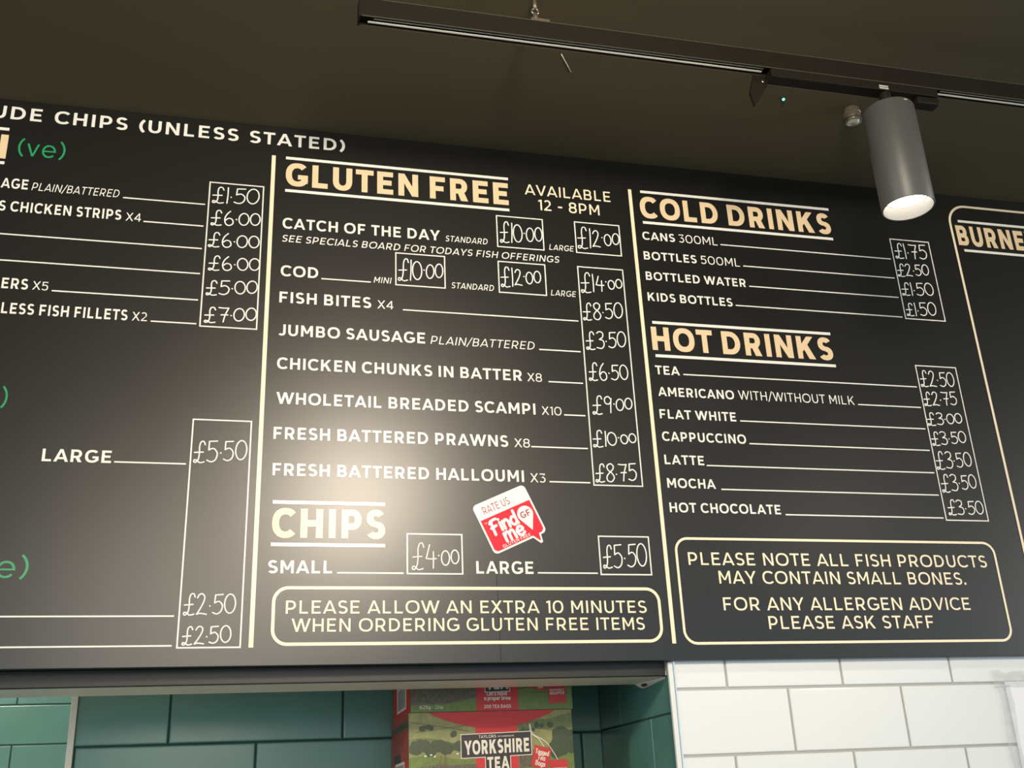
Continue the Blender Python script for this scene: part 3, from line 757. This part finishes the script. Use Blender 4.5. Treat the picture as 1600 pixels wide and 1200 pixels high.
spoly('map_pin_text', text_polys('GF', 'b', 20.0, 37.0, -7.5, 10.5), M['stickerdark'], -0.0024, 'dark red letters GF')

# =================================================================== LIGHT TRACK
trk = empty('light_track', (0.1, -0.39, ZC), 'long black suspended track rail with two bare metal conductors under the ceiling', 'light track')
TI = Matrix.Translation((0.1, -0.39, ZC)).inverted()
def tchild(o, label=None):
    o.matrix_parent_inverse = TI
    if label: o['label'] = label
    return o
ZT, ZB = 2.6785, 2.6475
YF, YB = -0.4000, -0.3795
XL, XR = 0.1165, 1.95
bm = bmesh.new()
add_box(bm, XL, XR, YF, YF + 0.0020, ZB, ZT)
add_box(bm, XL, XR, YB - 0.0020, YB, ZB, ZT)
add_box(bm, XL, XR, YF + 0.0020, YB - 0.0020, ZB + 0.006, ZT)
tchild(from_bm('rail', bm, M['track'], trk))
bm = bmesh.new()
add_box(bm, XL + .002, XR, YF - 0.0006, YF + 0.0008, ZB - 0.0006, ZB + 0.0006)
add_box(bm, XL + .002, XR, YB - 0.0008, YB + 0.0006, ZB - 0.0006, ZB + 0.0006)
add_box(bm, XL + .002, XR, YF - 0.0006, YF + 0.0010, ZT - 0.0002, ZT + 0.0008)
tchild(from_bm('rail_edge', bm, M['trackedge'], trk), 'rail edges with a painted highlight')
for x0, x1 in ((0.128, 0.7385), (1.0505, 1.94)):
    for y0, m, sx, cw in ((-0.3955, 'greylabel', .008, .0018), (-0.3890, 'copper', 0, .0032)):
        tchild(box('conductor', x0 + sx * (x0 < .5), x1, y0, y0 + cw, ZB + 0.0003, ZB + 0.0011, M[m], trk), 'bare conductor strip, its shine painted as pale colour')
tchild(box('end_cap', XL - 0.0025, XL - 0.0001, YF - 0.0012, YB + 0.0012, ZB - 0.0012, ZT + 0.0012, M['track'], trk, bev=0.0006))
bm = bmesh.new()
add_box(bm, 0.3675, 0.3960, -0.3985, -0.3810, ZT + 0.0010, ZT + 0.0075, 0.0010)
hk = tchild(from_bm('hanger_bracket', bm, M['bronze'], trk))
hp = [(0.3765, -0.390, ZC), (0.3765, -0.390, ZT + 0.030)]
th = tube('hanger_rod', hp, 0.0032, M['bronze'], hk); th.matrix_parent_inverse = Matrix.Identity(4)
bm = bmesh.new()
for k in range(20):
    for j in range(8): pass
ringv = []
for k in range(24):
    a = 2 * math.pi * k / 24; rv = []
    for j in range(8):
        b = 2 * math.pi * j / 8
        R = 0.0052 + 0.0016 * math.cos(b)
        rv.append(bm.verts.new((0.3765 + R * math.cos(a), -0.390 + 0.0016 * math.sin(b), ZT + 0.0265 + R * math.sin(a))))
    ringv.append(rv)
for k in range(24):
    for j in range(8):
        bm.faces.new((ringv[k][j], ringv[(k + 1) % 24][j], ringv[(k + 1) % 24][(j + 1) % 8], ringv[k][(j + 1) % 8]))
bmesh.ops.recalc_face_normals(bm, faces=bm.faces[:])
rg = from_bm('hanger_ring', bm, M['steel'], hk, smooth=True); rg.matrix_parent_inverse = Matrix.Identity(4)
st = tube('hanger_stem', [(0.3765, -0.390, ZT + 0.021), (0.3765, -0.390, ZT + 0.0072)], 0.0042, M['bronze'], hk); st.matrix_parent_inverse = Matrix.Identity(4)

# =================================================================== SPOTLIGHT on the track
LX, LY = 0.949, -0.390
sp = empty('track_spotlight', (LX, LY, ZB), 'lit cylindrical ceiling spotlight hanging from the track in front of the drinks menu', 'spotlight')
SI = Matrix.Translation((LX, LY, ZB)).inverted()
def schild(o, par=sp, label=None):
    o.matrix_parent_inverse = SI if par is sp else Matrix.Identity(4)
    if label: o['label'] = label
    return o
bm = bmesh.new(); add_box(bm, 0.748, 1.040, -0.4005, -0.3790, 2.6315, ZB - 0.0008, 0.0012)
drv = schild(from_bm('driver_box', bm, M['track'], sp))
bm = bmesh.new(); add_box(bm, 0.7495, 0.918, -0.3798, -0.3784, 2.6310, 2.6320)
schild(from_bm('driver_edge', bm, M['trackedge'], drv), drv, label='lower edge of the driver box, highlight painted in')
schild(box('driver_label', 0.934, 0.950, -0.4012, -0.4004, 2.6335, 2.6360, M['greylabel'], drv), drv, label='small grey printed label')
schild(box('driver_label', 0.934, 0.950, -0.4012, -0.4004, 2.6375, 2.6400, M['greylabel'], drv), drv, label='small grey printed label')
bm = bmesh.new()
prof = [(0.7455, 2.6700), (0.7570, 2.6470), (0.7510, 2.6300), (0.7240, 2.5890), (0.7190, 2.6140), (0.7330, 2.6580)]
va = [bm.verts.new((x, -0.3785, z)) for x, z in prof]; vb = [bm.verts.new((x, -0.3735, z)) for x, z in prof]
bm.faces.new(va); bm.faces.new(vb[::-1])
for i in range(6): bm.faces.new((va[i], vb[i], vb[(i + 1) % 6], va[(i + 1) % 6]))
bmesh.ops.recalc_face_normals(bm, faces=bm.faces[:])
lev = schild(from_bm('locking_lever', bm, M['track'], sp))
bm = bmesh.new()
bmesh.ops.create_uvsphere(bm, u_segments=16, v_segments=8, radius=0.0030, matrix=Matrix.Translation((0.7440, -0.3792, 2.6372)) @ Matrix.Diagonal((1, .4, 1, 1)))
schild(from_bm('screw', bm, M['steel'], lev, smooth=True), lev)
bm = bmesh.new(); add_box(bm, 1.002, 1.042, -0.3980, -0.3790, 2.6180, 2.6312, 0.0025)
schild(from_bm('adaptor_latch', bm, M['track'], sp))
schild(lathe('stem', [(0.0, 2.6314), (0.009, 2.6314), (0.009, 2.598), (0.0, 2.598)], LX, LY, M['track'], sp, 24))
R0 = 0.0390
ZL = 2.4225
can = schild(lathe('housing', [(0.0, 2.6005), (R0 - 0.004, 2.6005), (R0 - 0.001, 2.5990), (R0, 2.5960), (R0, ZL + 0.001), (R0 - 0.0006, ZL), (R0 - 0.0020, ZL), (R0 - 0.0022, ZL + 0.002), (R0 - 0.0022, ZL + 0.026), (0.0, ZL + 0.026)], LX, LY, M['can'], sp, 56))
schild(lathe('reflector', [(R0 - 0.0024, ZL + 0.0005), (R0 - 0.0060, ZL + 0.0200), (R0 - 0.0070, ZL + 0.0205)], LX, LY, M['reflector'], sp, 56), label='white inner reflector ring')
schild(lathe('lamp_disc', [(0.0, ZL + 0.0192), (R0 - 0.0085, ZL + 0.0192), (R0 - 0.0072, ZL + 0.0215), (0.0, ZL + 0.0240)], LX, LY, M['lampface'], sp, 48), label='glowing white lamp disc')
bm = bmesh.new(); add_box(bm, 0.951, 0.957, LY - R0 - 0.0004, LY - R0 + 0.0016, 2.5935, 2.5950)
schild(from_bm('rating_plate', bm, M['greylabel'], can), can)
spot_light('track_spot_beam', (LX, LY, ZL - 0.003), (LX, LY, 0.0), 7, 118, 0.9, 0.030, (1.0, 0.95, 0.88))

# =================================================================== CEILING FITTINGS
ex, ey = 1.0005, -0.229
em = empty('emergency_downlight', (ex, ey, ZC), 'tiny smoky cylinder downlight with a shiny ring on the ceiling', 'downlight')
EI = Matrix.Translation((ex, ey, ZC)).inverted()
def echild(o, label=None):
    o.matrix_parent_inverse = EI
    if label: o['label'] = label
    return o
echild(lathe('body', [(0.0, ZC - 0.0002), (0.0118, ZC - 0.0002), (0.0138, ZC - 0.003), (0.0142, ZC - 0.0235), (0.0125, ZC - 0.0262), (0.0, ZC - 0.0262)], ex, ey, M['bronze'], em, 32))
echild(lathe('band', [(0.0141, ZC - 0.0085), (0.0148, ZC - 0.0090), (0.0148, ZC - 0.0105), (0.0141, ZC - 0.0110)], ex, ey, M['steel'], em, 32), 'thin steel band')
echild(lathe('rim', [(0.0112, ZC - 0.0258), (0.0143, ZC - 0.0232), (0.0150, ZC - 0.0250), (0.0143, ZC - 0.0276), (0.0118, ZC - 0.0282), (0.0108, ZC - 0.0268)], ex, ey, M['steel'], em, 32), 'shiny steel rim')
echild(lathe('lens', [(0.0110, ZC - 0.0266), (0.0070, ZC - 0.0305), (0.0, ZC - 0.0320)], ex, ey, M['lens'], em, 32), 'clear dome lens')
gx, gy = 0.865, -0.236
ind = empty('indicator_light', (gx, gy, ZC), 'pinhead green indicator light glowing on the dark ceiling', 'indicator light')
II = Matrix.Translation((gx, gy, ZC)).inverted()
o = lathe('bezel', [(0.0, ZC - 0.0002), (0.0044, ZC - 0.0002), (0.0040, ZC - 0.0022), (0.0, ZC - 0.0022)], gx, gy, M['black'], ind, 24); o.matrix_parent_inverse = II
o = lathe('glowing_tip', [(0.0027, ZC - 0.0021), (0.0022, ZC - 0.0042), (0.0, ZC - 0.0050)], gx, gy, M['led'], ind, 20); o.matrix_parent_inverse = II; o['label'] = 'glowing green tip'
th = tube('loose_thread', [(0.4510, -0.2778, ZC - 0.0008), (0.4600, -0.265, ZC - 0.0012), (0.4690, -0.2525, ZC - 0.0010), (0.4791, -0.2374, ZC - 0.0008)], 0.0006, M['thread'])
tag(th, 'short pale thread stuck to the dark ceiling behind the track', 'thread')

# =================================================================== PAPER NOTICE on the white tiles
pn = empty('paper_notice', (1.2550, 0.0100, 1.766), 'plain white sheet of paper taped to the white tiles', 'paper')
PI = Matrix.Translation((1.2550, 0.0100, 1.766)).inverted()
bm = bmesh.new(); add_box(bm, 1.2548, 1.4648, 0.0096, 0.0102, 1.469, 1.7660)
o = from_bm('sheet', bm, M['paper'], pn); o.matrix_parent_inverse = PI
def strip(name, rows, thick, m, par, inv):
    bm = bmesh.new(); g = [[bm.verts.new(p) for p in r] for r in rows]
    for a, b in zip(g, g[1:]):
        for i in range(len(a) - 1): bm.faces.new((a[i], a[i + 1], b[i + 1], b[i]))
    bmesh.ops.recalc_face_normals(bm, faces=bm.faces[:])
    o = from_bm(name, bm, m, par); o.matrix_parent_inverse = inv
    md = o.modifiers.new('thickness', 'SOLIDIFY'); md.thickness = thick
    return o
rnd = random.Random(9)
rows = []
for j in range(5):
    rows.append([(1.2335 + 0.228 * i / 24 + rnd.uniform(-.001, .001) * (0 < i < 24), 0.0088 - abs(rnd.gauss(0, .0006)), 1.7835 - 0.027 * j / 4 + (0.004 * math.sin(i * 1.7) if j == 0 and i < 4 else 0)) for i in range(25)])
strip('tape', rows, 0.0001, M['tape'], pn, PI)['label'] = 'crinkled clear tape along the top'
rows = [[(1.2385 + 0.0025 * math.sin(j * .7) + 0.024 * i / 4, 0.0090 - abs(rnd.gauss(0, .0004)), 1.760 - 0.27 * j / 20) for i in range(5)] for j in range(21)]
strip('tape', rows, 0.0001, M['tape'], pn, PI)['label'] = 'clear tape down the left edge'

# =================================================================== TEA CARTONS in the hatch
FM = {
    'field': mat('print_field', lin(140, 138, 86), 0.45, noise=0.45, nscale=75),
    'field2': mat('print_hill', lin(106, 114, 66), 0.45, noise=0.45, nscale=110),
    'grass': mat('print_grass', lin(108, 124, 58), 0.45, noise=0.4, nscale=140),
    'tree': mat('print_tree', lin(66, 76, 48), 0.45, noise=0.45, nscale=260),
    'stone': mat('print_stone_wall', lin(100, 88, 70), 0.45, noise=0.8, nscale=260),
    'line': mat('print_hedge', lin(88, 96, 56), 0.45),
    'timber': mat('print_timber', lin(108, 92, 62), 0.45),
    'red': mat('print_red', lin(205, 44, 42), 0.42),
    'redflap': mat('print_flap_red', lin(196, 40, 40), 0.42),
    'redtag': mat('print_tag_red', lin(200, 48, 46), 0.42),
    'ink': mat('print_black', lin(52, 42, 40), 0.42),
    'pwhite': mat('print_white', lin(232, 222, 204), 0.42),
    'greyp': mat('print_grey', lin(150, 146, 136), 0.45),
    'card': mat('carton_card', lin(132, 134, 86), 0.5),
    'brick': mat('print_red_brick', lin(158, 62, 50), 0.45, noise=0.35, nscale=200),
}
CW, CH, CDP = 274.0, 124.0, 206.0     # carton width, height, depth (mm)
def carton_parts(root):
    def P(name, polys_by_mat, axis='front', y0=-0.0004, label=None, par=root):
        names = [k for k, _ in polys_by_mat]; bm = bmesh.new()
        for i, (k, polys) in enumerate(polys_by_mat):
            for q in (union([[(p[0] * MM, p[1] * MM) for p in q] for q in polys])):
                q = [(p[0] / MM, p[1] / MM) for p in q]
                a = sum(p[0] * r[1] - r[0] * p[1] for p, r in zip(q, q[1:] + q[:1]))
                if abs(a) < 1e-12: continue
                if a < 0: q = q[::-1]
                d = y0 - 0.00006 * i
                if axis == 'front': vs = [bm.verts.new((u * MM, d, v * MM)) for u, v in q]
                else: vs = [bm.verts.new((d, -u * MM, v * MM)) for u, v in q]   # left side: u runs 0 (front) to -depth
                f = bm.faces.new(vs); f.material_index = i
        o = from_bm(name, bm, [FM[k] for k in names], par)
        if label: o['label'] = label
        return o
    bm = bmesh.new(); add_box(bm, 0, CW * MM, 0, CDP * MM, 0, CH * MM, 0.0012)
    from_bm('carton', bm, FM['card'], root)
    rnd = random.Random(21)
    def hill(x0, x1, z, amp, ph, bottom):
        top = [(x0 + (x1 - x0) * k / 16, z + amp * math.sin(ph + k * .33)) for k in range(17)]
        return [(x0, bottom)] + [(x1, bottom)] + top[::-1]
    def clump(cx, cz, w, h, n):
        out = []
        for _ in range(n):
            x = cx + rnd.uniform(-w, w) / 2; r = rnd.uniform(.5, 1) * h * .5
            z = cz + rnd.uniform(0, h * .5)
            out.append([(max(.6, min(CW - .6, x + r * math.cos(t * .524) * rnd.uniform(.85, 1.1))), z + r * math.sin(t * .524) * rnd.uniform(.85, 1.1)) for t in range(12)])
        return out
    H = CH
    P('printed_scene', [
        ('field', [rc(.5, .5, CW - .5, H - .5)]),
        ('field2', [hill(.5, 110, H - 44, 5, 0.5, H - 60), hill(176, CW - .5, H - 10, 5, 2.2, H - 30)]),
        ('grass', [hill(.5, 112, H - 70, 4, .2, .5), hill(176, CW - .5, H - 70, 4, 1.5, .5)]),
        ('line', [[(3, H - 14), (100, H - 30), (100, H - 31.2), (3, H - 15.2)], [(10, H - 30), (104, H - 20), (104, H - 21), (10, H - 31)], [(180, H - 26), (CW - 2, H - 34), (CW - 2, H - 35), (180, H - 27)], [(190, 30), (CW - 2, 26), (CW - 2, 25), (190, 29)]]),
        ('tree', clump(38, H - 60, 64, 22, 26) + clump(30, H - 26, 22, 10, 8) + clump(73, H - 36, 4, 10, 3) + clump(92, H - 58, 26, 18, 12) + clump(262, H - 58, 22, 34, 22) + clump(248, H - 70, 20, 24, 12) + clump(224, H - 26, 26, 9, 8) + clump(195, H - 34, 24, 8, 8)),
        ('stone', [[(.5, H - 88), (60, H - 82), (109, H - 81), (109, 22), (60, 13), (.5, 12)], [(181, 34), (204, 36), (204, 62), (181, 60)]] + [[(.5 + 6 * k, H - 88 + .1 * 6 * k), (5.2 + 6 * k, H - 88 + .1 * 6 * k), (5 + 6 * k, H - 84.5 + .1 * 6 * k + rnd.uniform(-.6, .6)), (1 + 6 * k, H - 84.5 + .1 * 6 * k)] for k in range(10)]),
        ('timber', [[(47, 34), (49.5, 34), (53, 58), (51.5, 58)], [(56, 32), (58.5, 32), (59, 58), (57.5, 58)], [(62, 34), (64, 34), (60, 58), (58.8, 58)], [(48, 42), (63, 42), (63, 43.6), (48, 43.6)]]),
        ('pwhite', [[(25 + dx, 56 + dz), (28.5 + dx, 56 + dz), (28.5 + dx, 58.2 + dz), (25 + dx, 58.2 + dz)] for dx, dz in ((0, 0), (9, 1.5), (15, -1), (52, 2))]),
    ], label='printed green dale with trees and stone walls')
    P('red_band', [('red', [rc(109, .5, 179.5, H - 20)])], y0=-0.0010, label='red band down the middle')
    cres = [(32 + (245 - 32) * k / 24, H - .4 - 26 * math.sin(math.pi * k / 24) ** .8) for k in range(25)]
    P('opening_flap', [('redflap', [cres])], y0=-0.0012, label='curved red tear-open flap')
    tl = lambda pts: [(x, z + (x - 143) * .02) for x, z in pts]
    logo = P('logo_plate', [('pwhite', [tl([(84, H - 71.5), (202.5, H - 71.5), (202.5, H - 34), (84, H - 34)]), tl([(123.5, H - 94.5), (166.5, H - 94.5), (166.5, H - 70), (123.5, H - 70)])]),
        ('ink', [tl([(85.2, H - 70.3), (201.3, H - 70.3), (201.3, H - 35.2), (85.2, H - 35.2)]), tl([(124.7, H - 93.3), (165.3, H - 93.3), (165.3, H - 69), (124.7, H - 69)])])], y0=-0.0014, label='black name plate with pale edge')
    sl = lambda polys: [tl(q) for q in polys]
    P('logo_text', [('pwhite', sl(text_polys('YORKSHIRE', 'k', 90, 198, H - 66, 21.5, track=.02)) + sl(text_polys('TEA', 'k', 127, 163.5, H - 90, 19)) + sl(text_polys('TAYLORS', 'm', 114, 143, H - 41.6, 4.4)) + sl(text_polys('OF HARROGATE', 'm', 146, 173, H - 41.2, 2.3)))], y0=-0.0017, par=logo)
    P('band_text', [('pwhite', script_polys("Let's have", 127, 161, 24.5, 6.2, .55) + script_polys('a proper brew', 122, 167, 17.2, 6.2, .55) + text_polys('200 TEA BAGS', 'b', 121.5, 167, 4.2, 5.4))], y0=-0.0014, label='white lettering on the red band')
    P('weight_text', [('pwhite', text_polys('625', 'r', 15, 28.5, 5.4, 5.2) + script_polys('g', 29.5, 32.5, 5.4, 5.2, .33) + text_polys('~ 22', 'r', 34.5, 47, 5.4, 5.2) + script_polys('oz', 48, 53.5, 5.4, 5.2, .33))], y0=-0.0012, label='small pale weight lettering')
    # hanging tags with strings
    def tagp(cx, cz, w, h, a):
        c, s = math.cos(a), math.sin(a)
        return lambda pts: [(cx + x * c - z * s, cz + x * s + z * c) for x, z in pts]
    s1 = ribbon(smooth([(200, H - 22), (202, H - 36), (215, H - 46), (223, H - 58)], 6), .55)
    s2 = ribbon(smooth([(201, H - 22), (206, H - 38), (228, H - 52), (246, H - 80)], 6), .55)
    P('tag_string', [('pwhite', s1 + s2)], y0=-0.0012, label='white tag strings')
    f1 = tagp(217.5, H - 75, 29, 34, math.radians(-14))
    t1 = P('printed_tag', [('redtag', [f1([(-14.5, -17), (14.5, -17), (14.5, 17), (-14.5, 17)])])], y0=-0.0014, label='red printed tag')
    P('tag_text', [('pwhite', [f1(q) for q in script_polys('Tagged', -11.5, 11.5, 5, 7.0, .62) + script_polys('Tea', -6, 6.5, -3.5, 7.0, .62) + script_polys('Bags', -8, 8.5, -12.5, 7.0, .62)])], y0=-0.0017, par=t1)
    f2 = tagp(247, 28, 30, 36, math.radians(2))
    t2 = P('printed_tag', [('redtag', [f2([(-15, -18), (15, -18), (15, 17), (-15, 17)])])], y0=-0.0018, label='red printed tag')
    P('tag_text', [('pwhite', [f2(q) for q in text_polys('INDIVIDUALLY', 'b', -13, 13, 1.5, 3.4) + text_polys('WRAPPED', 'b', -13, 13, -4.4, 5.0)])], y0=-0.0021, par=t2)
    # left side: red brick print with a grey panel
    side = P('side_print', [('brick', [rc(-CDP + 1, 1, -1, H - 1)]),
        ('tree', [rc(-CDP + 1, H - 22, -1, H - 12)]),
        ('ink', [rc(-CDP + 40, H - 72, -90, H - 58)]),
        ('red', [rc(-CDP + 1, 1, -1, 50)])], axis='side', y0=-0.0004, label='red brick print with a grey panel')
    P('side_panel', [('pwhite', [rc(-150, 10, -40, 52)]), ('greyp', [rc(-140, 14, -50, 48)])], axis='side', y0=-0.0010, par=side, label='pale grey printed panel')

c1 = empty('tea_carton', (0.2625, 0.175, 1.6288), 'printed tea carton, the lower one, black name plate in view', 'tea carton', 'tea cartons stacked in the hatch')
carton_parts(c1)
def copy_tree(o, parent=None):
    c = o.copy(); COL.objects.link(c)
    if parent: c.parent = parent
    for ch in list(o.children): copy_tree(ch, c)
    return c
c2 = copy_tree(c1)
c2.location = (0.2660, 0.1765, 1.6288 + 0.1243)
c2['label'] = 'printed tea carton stacked on top, cut off by the soffit'
